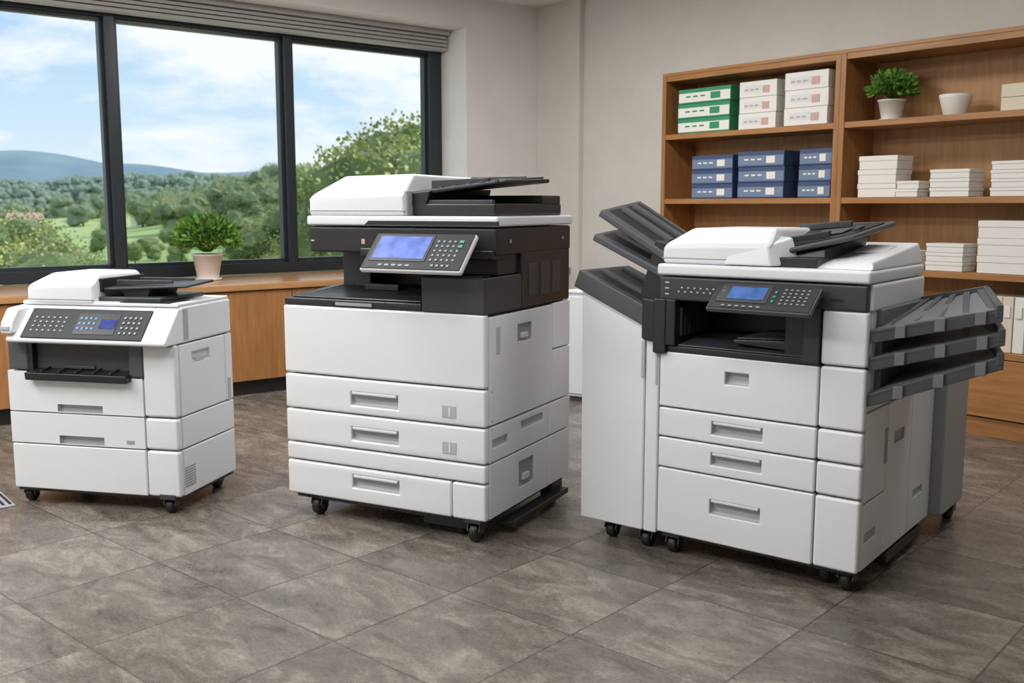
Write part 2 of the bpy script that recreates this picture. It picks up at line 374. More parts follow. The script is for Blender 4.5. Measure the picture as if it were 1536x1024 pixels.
def plant(nm,sx,sy,z,R,Hp,fr_,fh,n,ls,seed):
    px,py=S(sx,sy); g_=G(nm,(px,py,z),0)
    g_.lathe('pot',[(0,.0),(R*.66,.0),(R*.7,.004),(R*.98,Hp*.92),(R*1.05,Hp*.93),(R*1.05,Hp),(R*.93,Hp),(R*.9,Hp*.9),(0,Hp*.9)],POT)
    g_.lathe('soil',[(0,Hp*.92),(R*.9,Hp*.905)],SOIL)
    g_.lathe('saucer',[(0,0),(R*.85,0),(R*.95,Hp*.08),(R*.7,Hp*.06),(0,Hp*.05)],POT)
    foliage(g_,'leaves',(0,0,Hp+fh*.40),(fr_,fh*.58),n,ls,LEAF,seed)
plant('potted_plant',-6.66,2.745,.7485,.10,.18,.205,.25,1500,.045,3)
plant('potted_houseplant',-3.25,YF+.155,z2+.001,.077,.12,.125,.155,560,.036,5)
px,py=S(-2.86,YF+.15); cp=G('ceramic_bowl',(px,py,z2+.001),0)
cp.lathe('bowl',[(0,0),(.055,0),(.06,.006),(.085,.10),(.088,.118),(.08,.118),(.075,.10),(.05,.02),(0,.015)],CARD)
# floor vent
fv=G('floor_vent',(-2.33,4.14,0),YAW)
fv.box('plate',-.2,.2,-.15,.15,.0005,.006,GREY,.001)
fv.multi('slots',[bpts(-.17,.17,-.13+i*.026,-.118+i*.026,.006,.007) for i in range(11)],BLACK)

# ------------------------------------------------------------ keypad helper
def keys(g_,name,Q,u0,u1,v0,v1,nu,nv,m,n=.003,fill=.6):
    L_=[]
    for i in range(nu):
        for j in range(nv):
            a=u0+(u1-u0)*i/nu; w=(u1-u0)/nu*fill; c=v0+(v1-v0)*j/nv; hgt_=(v1-v0)/nv*fill
            L_.append(Q.pts(a,a+w,c,c+hgt_,0,n))
    g_.multi(name,L_,m,0)

# ------------------------------------------------------------ copier A (small, on the left)
A=G('photocopier',(-1.350,3.960,0),-.223); W=.786; D=.464
A.box('core',-W+.03,-.03,.03,D-.01,.075,.70,GAP,.004)
A.box('base',-W+.01,-.01,.015,D-.01,.055,.085,DARK,.004)
A.panel('drawer_bottom','F',0,-W+.006,-.151,.07,.262,WHITE,bev=.006)
A.panel('drawer_middle','F',0,-W+.006,-.151,.267,.397,WHITE,[(-.55,-.34,.270,.305)],LGREY,bev=.006)
A.panel('drawer_upper','F',0,-W+.006,-.151,.402,.572,WHITE,[(-.55,-.34,.405,.437)],LGREY,bev=.006)
A.panel('column_bottom','F',0,-.148,0,.07,.262,WHITE,t=.035,bev=.012)
A.panel('column_middle','F',0,-.148,0,.267,.397,WHITE,t=.035,bev=.012)
A.panel('column_top','F',0,-.148,0,.402,.70,WHITE,t=.035,bev=.012)
A.box('badge',-.235,-.20,-.0015,0,.285,.30,GREY,0)
# sides
A.panel('side_bottom','R',.0,.036,D,.07,.262,WHITE,bev=.006)
A.panel('side_middle','R',.0,.036,D,.267,.397,WHITE,bev=.006)
A.panel('side_upper','R',.0,.036,.40,.402,.695,WHITE,[(.13,.27,.612,.655)],WHITE2,hd=.012,bev=.005)
A.panel('side_rear','R',.0,.404,D,.402,.695,WHITE,bev=.005)
A.box('side_strip',-.002,.002,.415,.44,.40,.50,LGREY,.001)
A.box('side_latch',-.002,.003,.15,.24,.618,.630,LGREY,.001)
A.multi('side_vent',[bpts(-.001,.0015,.04,.12,.105+i*.011,.111+i*.011) for i in range(8)],GREY)
A.multi('left_side',[bpts(-W+.006,-W+.03,.031,D,.07,.262),bpts(-W+.006,-W+.03,.031,D,.267,.572)],WHITE,.005)
# paper output cavity
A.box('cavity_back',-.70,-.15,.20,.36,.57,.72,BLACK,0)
A.box('cavity_floor',-.69,-.15,.0,.22,.555,.575,DARK,.003)
A.prism('output_tray',[(-.035,.540),(-.040,.572),(.20,.61),(.20,.56)],'x',-.67,-.20,DARK,.004)
A.multi('tray_ribs',[[(x,-.03,.576),(x+.008,-.03,.576),(x+.008,.19,.608),(x,.19,.608),(x,-.03,.582),(x+.008,-.03,.582),(x+.008,.19,.616),(x,.19,.616)] for x in (-.60,-.52,-.44,-.36,-.28)],MID)
A.prism('tray_stop',[(.02,.585),(.02,.60),(.10,.615),(.10,.60)],'x',-.52,-.38,SLATE,.003)
A.box('left_block',-W+.018,-.675,-.006,D-.02,.577,.71,SLATE,.008)
A.box('left_block_inner',-.68,-.655,-.0,.2,.577,.70,DARK,.003)
A.box('right_block',-.205,-.145,-.005,.2,.565,.70,SLATE,.004)
A.box('cavity_top',-.72,-.01,-.02,D-.02,.695,.712,DARK,.002)
# scanner body
A.prism('control_housing',[(-.065,.70),(-.07,.715),(.045,.842),(.12,.848),(.12,.70)],'x',-.725,0.0,WHITE,.008,3)
A.prism('control_wing',[(-.080,.735),(-.070,.785),(-.030,.838),(.08,.846),(.12,.745)],'x',-.742,-.685,WHITE,.012,3)
A.box('scanner_body',-.735,.0,.06,D,.70,.848,WHITE,.010,3)
A.box('wing_slot',-.735,-.695,-.083,-.065,.752,.768,LGREY,.002)
Q=Quad((-.655,-.0665,.722),(-.105,-.0665,.722),(-.655,.032,.832)); 
A.hexa('control_face',Q.pts(0,1,0,1,-.004,.004),FACE,.002)
A.hexa('lcd_bezel',Q.pts(.42,.76,.15,.85,.004,.0055),DARK,.001)
A.hexa('lcd',Q.pts(.62,.75,.35,.65,.006,.0075),SCR3,0)
Qk=Quad(Q.p(0,0,.0055),Q.p(1,0,.0055),Q.p(0,1,.0055))
keys(A,'keys_left',Qk,.06,.36,.22,.8,6,4,KEY,.001,.34)
keys(A,'keys_mid',Qk,.44,.60,.3,.8,4,3,KEYB,.002,.45)
keys(A,'keys_right',Qk,.80,.97,.18,.85,4,4,KEY,.002,.40)
# ADF
def adf(g_,x0,x1,y0,y1,z0,zt,zf,sl=.08,m=None):
    # hump with sloping left end and front
    pts=[(x0,y0,z0),(x1,y0,z0),(x1,y1,z0),(x0,y1,z0),
         (x0,y0,zf),(x1,y0,zf+.01),(x1,y1,zf+.01),(x0,y1,zf),
         (x0+sl,y0+sl*1.1,zt),(x1-.01,y0+sl*.9,zt+.004),(x1-.01,y1-.04,zt),(x0+sl,y1-.04,zt)]
    F=[(3,2,1,0),(0,1,5,4),(1,2,6,5),(2,3,7,6),(3,0,4,7),(4,5,9,8),(5,6,10,9),(6,7,11,10),(7,4,8,11),(8,9,10,11)]
    mkobj('feeder_cover',pts,F,[WHITE],g_.r,.014,seg=3)
    g_.multi('feeder_cover_seam',[bpts(x0-.0015,x1,y0-.0015,y0+.003,z0+.018,z0+.0215)],GREY,0)
adf(A,-.70,-.385,.045,.42,.85,.975,.925,.07)
A.box('lid',-.725,-.005,.05,D-.01,.846,.862,WHITE,.005)
A.box('feeder_base',-.39,-.10,.08,.42,.861,.880,MID,.004)
A.box('lid_glass',-.27,-.04,.05,.20,.862,.8635,GLASSD,0)
A.hexa('feeder_tray',[(-.40,.10,.900),(-.015,.14,.918),(-.015,.36,.928),(-.40,.40,.915),(-.40,.10,.915),(-.015,.14,.930),(-.015,.36,.940),(-.40,.40,.930)],DARK,.005)
A.multi('feeder_guides',[[(-.36,y,.92),(-.10,y,.933),(-.10,y+.012,.933),(-.36,y+.012,.92),(-.36,y,.945),(-.10,y,.945),(-.10,y+.012,.945),(-.36,y+.012,.945)] for y in (.17,.34)],MID,.002)
A.hexa('feeder_tray_leg',[(-.30,.14,.875),(-.20,.14,.875),(-.20,.36,.875),(-.30,.36,.875),(-.33,.14,.91),(-.18,.14,.915),(-.18,.36,.92),(-.33,.36,.915)],DARK,.002)
A.box('feeder_throat',-.41,-.375,.09,.40,.90,.955,BLACK,.004)
for i,(x,y) in enumerate(((-.745,.06),(-.06,.03),(-.07,D-.05),(-.73,D-.05))): A.caster('caster_%d'%i,x,y,.029,.07)

# ------------------------------------------------------------ copier B (centre)
B=G('photocopier',(-.098,3.579,0),-.467); W=.918; D=.770
B.box('core',-W+.03,-.03,.03,D-.01,.09,.86,GAP,.004)
B.box('base',-W+.03,-.02,.02,D-.02,.072,.10,DARK,.004)
B.panel('door_upper','F',0,-W,0,.590,.862,WHITE,t=.035,bev=.010)
B.panel('drawer_a','F',0,-W,-.0,.446,.585,WHITE,[(-.595,-.38,.482,.532)],LGREY,t=.035,bev=.009)
B.panel('drawer_b','F',0,-W,-.0,.308,.441,WHITE,[(-.595,-.38,.343,.392)],LGREY,t=.035,bev=.009)
B.panel('drawer_c','F',0,-W,-.0,.234,.303,WHITE,t=.035,bev=.009)
B.panel('drawer_d','F',0,-W,-.146,.090,.229,WHITE,[(-.595,-.38,.150,.198)],LGREY,t=.035,bev=.009)
B.panel('drawer_d_end','F',0,-.142,0,.090,.229,WHITE,t=.035,bev=.009)
for i,(z,) in enumerate(((.472,),(.335,))):
    B.box('badge_%d'%i,-.182,-.122,-.002,0,z,z+.046,LGREY,.001)
    B.box('badge_mark_%d'%i,-.153,-.146,-.003,-.002,z+.006,z+.040,WHITE,0)
B.multi('handle_grips',[bpts(-.590,-.385,-.002,.006,z,z+.010) for z in (.524,.384,.190)],WHITE2,.002)
B.panel('side_lower','R',0,.037,.56,.09,.300,WHITE,[(.28,.41,.155,.255)],GREY,hd=.012,bev=.005)
B.panel('side_lower_b','R',0,.565,D,.09,.300,WHITE,bev=.005)
B.panel('side_mid','R',0,.037,.56,.305,.440,WHITE,[(.06,.18,.36,.39),(.30,.50,.385,.415)],LGREY,hd=.012,bev=.005)
B.panel('side_mid_b','R',0,.565,D,.305,.440,WHITE,bev=.005)
B.panel('side_door','R',0,.037,.59,.446,.850,WHITE,[(.27,.39,.735,.80)],GREY,hd=.012,bev=.005)
B.panel('side_back_a','R',0,.595,D,.446,.660,WHITE,bev=.005)
B.panel('side_back_b','R',0,.595,D,.665,.855,WHITE,bev=.005)
B.box('side_latch',-.001,.004,.09,.115,.71,.81,LGREY,.002)
B.box('side_pull',-.012,.003,.305,.355,.745,.765,WHITE2,.002)
B.box('side_pull_low',-.012,.003,.32,.37,.175,.20,WHITE2,.002)
B.multi('side_dots',[bpts(-.001,.0015,.05,.056,z,z+.006) for z in (.29,.31,.43,.46,.57)],GREY)
B.multi('left_side',[bpts(-W,-W+.03,.037,D,.09,.44),bpts(-W,-W+.03,.037,D,.446,.86)],WHITE,.005)
# stabiliser and casters
B.box('stabiliser',-.03,.03,.16,.70,.028,.052,DARK,.005)
B.box('stabiliser_post',-.06,-.0,.60,.70,.03,.09,DARK,.005)
B.box('stabiliser_front',-.30,-.05,.05,.08,.035,.07,DARK,.003)
for i,(x,y) in enumerate(((-.80,.055),(-.06,.04),(-.15,.10),(-.06,D-.07),(-.85,D-.07))): B.caster('caster_%d'%i,x,y,.037,.085)
# output deck
B.box('deck',-W+.004,-.27,.004,D-.02,.862,.892,DARK,.006)
B.prism('deck_tray',[(.02,.892),(.02,.900),(.34,.925),(.45,.925),(.45,.892)],'x',-.885,-.28,DARK,.004)
B.multi('deck_ribs',[[(x,.10,.9),(x+.006,.10,.9),(x+.006,.32,.922),(x,.32,.922),(x,.10,.907),(x+.006,.10,.907),(x+.006,.32,.927),(x,.32,.927)] for x in [-.84+i*.028 for i in range(18)]],MID)
B.box('deck_label',-.66,-.49,.0,.004,.870,.882,GREY,0)
B.box('paper_stop',-.66,-.50,.20,.24,.915,.94,DARK,.003)
B.box('right_block',-.268,.0,.0,.30,.862,.995,MID,.007)
B.box('right_block_end',-.045,.0008,-.0012,.3,.862,.995,MID,.007)
B.box('right_body',-.275,-.0,.30,D-.01,.862,1.075,DARK,.006)
B.box('right_neck',-.25,-.015,.13,.30,.995,1.075,DARK,.005)
B.box('rear_body',-.86,-.27,.46,D-.02,.89,1.075,DARK,.004)
B.box('left_pillar',-.84,-.70,.30,.5,.89,1.075,DARK,.006)
B.multi('side_vents',[bpts(-.001,.002,.36+i*.11,.44+i*.11,.90,1.03) for i in range(3)],MID,.002)
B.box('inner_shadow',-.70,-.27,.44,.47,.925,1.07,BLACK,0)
# scanner
B.box('scanner_band',-.855,-.0,.10,D,1.070,1.172,DARK,.010,3)
B.box('scanner_band_low',-.60,-.01,.085,.2,1.055,1.09,DARK,.006)
B.box('scanner_lid',-.862,.006,.092,D+.008,1.176,1.214,WHITE,.009,3)
B.prism('lid_notch',[(-.58,1.180),(.007,1.180),(.007,1.196),(-.56,1.196)],'y',.089,.10,DARK,.001)
B.box('band_mark_a',-.845,-.83,.098,.1005,1.112,1.118,LGREY,0)
B.box('band_logo',-.60,-.585,.098,.1005,1.105,1.125,PINK,0)
B.multi('band_screws',[bpts(.0,.002,y,y+.012,1.115,1.127) for y in (.2,.68)],GREY)
# ADF
adf(B,-.855,-.40,.10,.72,1.214,1.372,1.290,.10)
B.box('feeder_seam',-.405,-.39,.105,.72,1.214,1.31,GREY,.004)
B.box('feeder_base',-.39,-.03,.14,.74,1.214,1.262,DARK,.008)
B.box('feeder_base_rail',-.36,-.045,.15,.17,1.255,1.275,MID,.003)
B.box('feeder_base_rear',-.36,-.03,.55,.73,1.26,1.295,DARK,.006)
B.hexa('feeder_tray',[(-.42,.14,1.285),(-.02,.20,1.335),(-.02,.60,1.345),(-.42,.64,1.315),(-.42,.14,1.305),(-.02,.20,1.350),(-.02,.60,1.362),(-.42,.64,1.335)],DARK,.006)
B.hexa('feeder_tray_guide',[(-.34,.20,1.308),(-.10,.22,1.340),(-.10,.235,1.340),(-.34,.215,1.308),(-.34,.20,1.350),(-.10,.22,1.358),(-.10,.235,1.358),(-.34,.215,1.350)],MID,.003)
B.hexa('feeder_tray_guide_b',[(-.36,.55,1.33),(-.10,.53,1.355),(-.10,.55,1.355),(-.36,.57,1.33),(-.36,.55,1.372),(-.10,.53,1.372),(-.10,.55,1.372),(-.36,.57,1.372)],MID,.003)
B.hexa('feeder_tray_hinge',[(-.42,.14,1.25),(-.33,.14,1.25),(-.33,.64,1.25),(-.42,.64,1.25),(-.42,.14,1.30),(-.31,.14,1.31),(-.31,.64,1.32),(-.42,.64,1.32)],DARK,.004)
B.multi('feeder_tray_ribs',[[(x,.19,1.312+.1*(x+.34)),(x+.012,.19,1.312+.1*(x+.34)),(x+.012,.60,1.33+.1*(x+.34)),(x,.60,1.33+.1*(x+.34)),(x,.19,1.322+.1*(x+.34)),(x+.012,.19,1.322+.1*(x+.34)),(x+.012,.60,1.342+.1*(x+.34)),(x,.60,1.342+.1*(x+.34))] for x in (-.30,-.24,-.18,-.12,-.06)],SLATE)
# control panel
Q=Quad((-.465,-.115,1.022),(-.035,-.115,1.022),(-.465,.015,1.152))
B.hexa('panel_frame',Q.pts(0,1,0,1,-.022,0),SILVER,.008,3)
B.hexa('panel_face',Q.pts(.015,.985,.03,.97,0,.004),FACE,.003)
B.hexa('panel_arm',[(-.40,.0,1.06),(-.10,.0,1.06),(-.10,.14,1.08),(-.40,.14,1.08),(-.40,.02,1.13),(-.10,.02,1.13),(-.10,.14,1.16),(-.40,.14,1.16)],DARK,.004)
B.hexa('touchscreen_bezel',Q.pts(.06,.62,.22,.92,.004,.006),BLACK,.001)
B.hexa('touchscreen',Q.pts(.085,.595,.29,.87,.006,.0075),SCR,0)
Qk=Quad(Q.p(0,0,.004),Q.p(1,0,.004),Q.p(0,1,.004))
keys(B,'keypad',Qk,.66,.93,.25,.86,5,5,KEY,.002,.40)
keys(B,'start_keys',Qk,.88,.95,.6,.85,1,2,KEYG,.003,.55)
keys(B,'clear_keys',Qk,.70,.90,.10,.20,4,1,KEY,.003,.5)
keys(B,'soft_keys',Qk,.18,.52,.09,.17,5,1,KEY,.002,.6)

# ------------------------------------------------------------ copier C (right)
C=G('photocopier',(1.102,3.074,0),-.659); W=.728; D=.797
C.box('core',-W+.03,-.03,.03,D-.01,.085,.745,GAP,.004)
C.box('core_right',-.14,-.03,.03,.52,.7,.93,GAP,.004)
C.box('base',-W+.01,-.02,.02,D-.02,.065,.09,DARK,.004)
C.panel('door_upper','F',0,-W,-.151,.545,.742,WHITE,[(-.475,-.39,.650,.690)],LGREY,bev=.006)
C.panel('drawer_a','F',0,-W,-.151,.437,.540,WHITE,[(-.52,-.335,.468,.512)],LGREY,bev=.006)
C.panel('drawer_b','F',0,-W,-.151,.325,.432,WHITE,[(-.52,-.335,.360,.402)],LGREY,bev=.006)
C.panel('drawer_c','F',0,-W,-.151,.080,.320,WHITE,[(-.52,-.335,.185,.235)],LGREY,bev=.006)
C.multi('handle_grips',[bpts(-.515,-.34,-.002,.006,z,z+.009) for z in (.504,.394,.227)],WHITE2,.002)
C.panel('column_a','F',0,-.147,0,.545,.745,WHITE,t=.035,bev=.010)
C.panel('column_top','F',0,-.147,0,.750,.925,WHITE,t=.035,bev=.010)
C.panel('column_b','F',0,-.147,0,.437,.540,WHITE,t=.035,bev=.010)
C.panel('column_c','F',0,-.147,0,.325,.432,WHITE,t=.035,bev=.010)
C.panel('column_d','F',0,-.147,0,.080,.320,WHITE,t=.035,bev=.010)
C.panel('side_a','R',0,.037,.25,.080,.30,WHITE,[(.06,.17,.17,.20)],LGREY,hd=.01,bev=.005)
C.panel('side_b','R',0,.037,.25,.305,.60,WHITE,bev=.005)
C.panel('side_c','R',0,.255,.52,.080,.60,WHITE,[(.33,.44,.45,.49)],GREY,hd=.01,bev=.005)
C.panel('side_d','R',0,.525,D,.080,.60,WHITE,[(.58,.70,.20,.225)],LGREY,hd=.01,bev=.005)
C.panel('side_e','R',0,.037,D,.605,.740,WHITE,bev=.005)
C.panel('side_f','R',0,.037,.52,.745,.925,WHITE,bev=.005)
C.box('side_strip',-.001,.004,.225,.245,.40,.52,GREY,.001)
# cavity
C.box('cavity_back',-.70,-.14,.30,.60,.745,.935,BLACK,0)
C.box('cavity_floor',-.728,-.15,.0,.32,.742,.765,DARK,.004)
C.prism('output_tray',[(.0,.765),(.0,.772),(.28,.80),(.28,.765)],'x',-.66,-.17,MID,.003)
C.hexa('inner_tray',[(-.47,.04,.785),(-.22,.02,.775),(-.18,.2,.79),(-.42,.24,.80),(-.47,.04,.80),(-.22,.02,.815),(-.18,.2,.83),(-.42,.24,.815)],DARK,.005)
C.hexa('inner_tray_top',[(-.46,.05,.801),(-.24,.035,.814),(-.2,.19,.829),(-.41,.22,.816),(-.46,.05,.806),(-.24,.035,.819),(-.2,.19,.834),(-.41,.22,.821)],SLATE,.003)
C.box('left_post',-.728,-.665,-.012,.50,.765,.93,DARK,.006)
C.box('left_post_skirt',-.752,-.70,-.016,.06,.735,.93,DARK,.006)
C.box('right_post',-.27,-.15,-.0,.30,.765,.92,DARK,.006)
C.box('right_post_front',-.205,-.15,-.008,.05,.75,.935,MID,.004)
C.multi('inner_ribs',[bpts(-.663,-.655,.02+i*.03,.03+i*.03,.80,.90) for i in range(7)],MID)
# scanner
C.box('scanner_band',-.735,-.004,-.004,.54,.925,1.008,MID,.008,3)
C.box('scanner_end',-.055,.008,.02,.56,.925,1.010,WHITE,.010,3)
C.box('scanner_lid',-.742,.004,-.010,.56,1.012,1.052,WHITE,.010,3)
C.multi('band_text',[bpts(-.66+i*.012,-.653+i*.012,-.0055,-.004,.955+.014*(i%2),.960+.014*(i%2)) for i in range(14)],LGREY)
C.multi('band_text_b',[bpts(-.71,-.695,-.0055,-.004,.985-.02*i,.99-.02*i) for i in range(3)],LGREY)
C.box('stylus_slot',-.12,-.08,-.006,-.004,.955,.962,BLACK,0)
# feeder
adf(C,-.738,-.335,.02,.50,1.052,1.175,1.115,.075)
C.hexa('feeder_cover_step',[(-.50,.012,1.055),(-.33,.012,1.055),(-.27,.12,1.055),(-.50,.12,1.055),(-.48,.03,1.12),(-.345,.02,1.125),(-.30,.12,1.150),(-.48,.12,1.165)],WHITE,.008)
C.hexa('lid_right',[(-.22,.06,1.052),(.0,.02,1.052),(.0,.55,1.052),(-.22,.55,1.052),(-.20,.16,1.072),(-.012,.05,1.078),(-.012,.54,1.125),(-.20,.54,1.125)],WHITE,.008)
C.hexa('lid_slot',[(-.16,.30,1.094),(-.06,.30,1.094),(-.06,.45,1.112),(-.16,.45,1.112),(-.16,.30,1.100),(-.06,.30,1.100),(-.06,.45,1.119),(-.16,.45,1.119)],WHITE2,.002)
C.box('feeder_base',-.345,-.19,.05,.50,1.052,1.085,DARK,.004)
FT0=[(-.40,.05,1.070),(-.115,.17,1.140),(-.07,.46,1.182),(-.42,.52,1.170)]
C.hexa('feeder_tray',FT0+[(x,y,z+.018) for x,y,z in FT0],SLATE,.006)
def ftp(u,v,n):
    a=Vector(FT0[0]).lerp(Vector(FT0[1]),u); b_=Vector(FT0[3]).lerp(Vector(FT0[2]),u); p=a.lerp(b_,v); return (p.x,p.y,p.z+n)
def ftbox(nm,u0,u1,v0,v1,n0,n1,m_,bv=.002): C.hexa(nm,[ftp(u0,v0,n0),ftp(u1,v0,n0),ftp(u1,v1,n0),ftp(u0,v1,n0),ftp(u0,v0,n1),ftp(u1,v0,n1),ftp(u1,v1,n1),ftp(u0,v1,n1)],m_,bv)
ftbox('feeder_tray_inner',.06,.93,.10,.90,.018,.0205,DARK)
ftbox('feeder_tray_guide',.08,.65,.22,.26,.020,.040,MID)
ftbox('feeder_tray_guide_b',.08,.65,.72,.76,.020,.040,MID)
ftbox('feeder_tray_stop',.80,.86,.42,.56,.020,.030,SLATE)
ftbox('feeder_tray_flap',.40,.72,.36,.62,.020,.024,SLATE)
C.hexa('feeder_tray_leg',[(-.30,.1,1.06),(-.19,.12,1.06),(-.19,.46,1.06),(-.30,.46,1.06),(-.33,.1,1.09),(-.20,.15,1.11),(-.16,.46,1.15),(-.33,.46,1.15)],DARK,.003)
# control panel
Q=Quad((-.490,-.135,.922),(-.135,-.135,.922),(-.490,-.03,1.000))
C.hexa('panel_frame',Q.pts(0,1,0,1,-.02,0),SLATE,.007,3)
C.hexa('panel_face',Q.pts(.015,.985,.03,.97,0,.003),FACE,.002)
C.hexa('panel_arm',[(-.44,-.04,.945),(-.18,-.04,.945),(-.18,.02,.945),(-.44,.02,.945),(-.44,-.02,.985),(-.18,-.02,.985),(-.18,.02,.99),(-.44,.02,.99)],DARK,.003)
C.hexa('touchscreen_bezel',Q.pts(.07,.56,.25,.92,.003,.005),MID,.001)
C.hexa('touchscreen',Q.pts(.17,.52,.36,.80,.005,.0065),SCR2,0)
Qk=Quad(Q.p(0,0,.003),Q.p(1,0,.003),Q.p(0,1,.003))
keys(C,'keypad',Qk,.68,.95,.25,.88,5,5,KEY,.002,.40)
keys(C,'start_keys',Qk,.60,.65,.3,.8,1,3,KEYG,.003,.45)
keys(C,'soft_keys',Qk,.15,.56,.08,.18,6,1,KEY,.002,.5)
keys(C,'page_keys',Qk,.09,.14,.35,.85,1,4,KEY,.002,.5)
# left large-capacity unit
def fpan(nm,poly,m,y0=0,y1=.03,bev=.006): C.prism(nm,poly,'y',y0,y1,m,bev)
fpan('lct_door',[(-1.062,.070),(-.790,.070),(-.790,.838),(-1.062,.945)],WHITE)
fpan('lct_column',[(-.786,.070),(-.733,.070),(-.733,.80),(-.786,.836)],WHITE)
fpan('lct_body',[(-1.055,.075),(-.733,.075),(-.733,.83),(-1.055,.94)],WHITE2,.031,.56)
C.box('lct_hinge',-.803,-.789,-.004,.0,.64,.77,LGREY,.002)
C.box('lct_latch',-.745,-.737,-.003,.0,.62,.75,LGREY,.001)
# paper guide wings on the left
def slab(nm,x0,z0,x1,z1,th,y0,y1,m,tilt=0.,bev=.006):
    dx,dz=x1-x0,z1-z0; l=math.hypot(dx,dz); nx,nz=-dz/l,dx/l
    if nz<0: nx,nz=-nx,-nz
    def P(t,n,y): return (x0+dx*t+nx*n, y, z0+dz*t+nz*n+tilt*(y-y0)/(y1-y0))
    def H(nm2,t0,t1,n0,n1,ya,yb,mm,bv): C.hexa(nm2,[P(t0,n0,ya),P(t1,n0,ya),P(t1,n0,yb),P(t0,n0,yb),P(t0,n1,ya),P(t1,n1,ya),P(t1,n1,yb),P(t0,n1,yb)],mm,bv)
    H(nm,0,1,0,th,y0,y1,m,bev)
    H(nm+'_recess',.06,.9,th-.002,th+.002,y0+.03,y1-.03,DARK,.001)
    H(nm+'_rail',.10,.80,th,th+.014,y0+.09,y0+.12,SLATE,.002)
    H(nm+'_rail_b',.10,.80,th,th+.014,y1-.11,y1-.08,SLATE,.002)
slab('wing_body',-1.095,.955,-.765,.815,.07,-.012,.34,SLATE)
slab('wing_top',-1.055,1.125,-.735,.985,.028,.05,.33,SLATE,.025)
slab('wing_upper',-1.03,1.215,-.735,1.05,.028,.05,.33,SLATE,.035)
C.prism('wing_link',[(-.86,.90),(-.733,.83),(-.733,1.12),(-.79,1.13)],'y',.06,.33,DARK,.005)
C.prism('wing_corner',[(-.80,.78),(-.70,.765),(-.70,.92),(-.80,.93)],'y',-.014,.06,DARK,.008)
# right output trays
def tray(nm,z0,z1,x1=.37,up=.05,up2=.02):
    pts=[(.0,.02,z0),(x1,.10,z1),(x1-.11,.42,z1+up2),(.0,.54,z0+up)]
    C.hexa(nm,[*[(x,y,z) for x,y,z in pts],*[(x,y,z+.016) for x,y,z in pts]],TRAYG,.006)
    def bar(s_,a,b_,h0,h1,w,mm=SLATE):
        a=Vector(a); b_=Vector(b_); d=(b_-a).normalized(); n_=Vector((-d.y,d.x,0))*w
        C.hexa(nm+s_,[a+Vector((0,0,h0)),b_+Vector((0,0,h0)),b_+n_+Vector((0,0,h0)),a+n_+Vector((0,0,h0)),a+Vector((0,0,h1)),b_+Vector((0,0,h1)),b_+n_+Vector((0,0,h1)),a+n_+Vector((0,0,h1))],mm,.003)
    bar('_lip',pts[0],pts[1],-.024,.018,.022)
    bar('_end',pts[1],pts[2],-.014,.026,.02)
    bar('_rear',pts[2],pts[3],-.004,.03,.015)
    for i in range(5):
        t0=.10+i*.19
        a=Vector(pts[0]).lerp(Vector(pts[1]),t0)+Vector((0,.04,.014)); b_=Vector(pts[3]).lerp(Vector(pts[2]),t0)+Vector((0,-.03,.014))
        C.hexa(nm+'_rib_%d'%i,[a,a+Vector((.02,0,.006)),b_+Vector((.02,0,.006)),b_,a+Vector((0,0,.008)),a+Vector((.02,0,.014)),b_+Vector((.02,0,.014)),b_+Vector((0,0,.008))],SLATE,.001)
    for i in range(3):
        t0=.2+i*.3; a=Vector(pts[0]).lerp(Vector(pts[1]),t0)
        C.hexa(nm+'_clip_%d'%i,[a+Vector(q) for q in ((0,-.006,-.02),(.03,-.004,-.016),(.03,.01,-.016),(0,.01,-.02),(0,-.006,.02),(.03,-.004,.024),(.03,.01,.024),(0,.01,.02))],TRAYG,.002)
tray('sorter_tray_low',.648,.795,.37,.05,.02); tray('sorter_tray_mid',.762,.866,.37,.05,.025); tray('sorter_tray_top',.850,.936,.36,.055,.03)
C.box('sorter_mount',-.01,.02,.08,.52,.66,.93,TRAYG,.005)
# rear finisher
C.box('finisher_body',-.30,.045,.80,1.12,.08,.80,FINISH,.008)
C.box('finisher_top',-.30,.05,.795,1.12,.80,.83,GREY,.006)
for i,(x,y,r_) in enumerate(((-.95,.06,.03),(-.79,.05,.03),(-.68,.05,.03),(-.13,.10,.036),(-.05,.07,.036),(-.05,D-.08,.034),(-.06,D-.25,.03),(.0,1.08,.034),(-.95,.48,.03),(-.25,.85,.03),(-.6,D-.08,.03))):
    C.caster('caster_%d'%i,x,y,r_,.08)
C.box('side_foot',-.05,.0,.3,.7,.03,.07,DARK,.004)

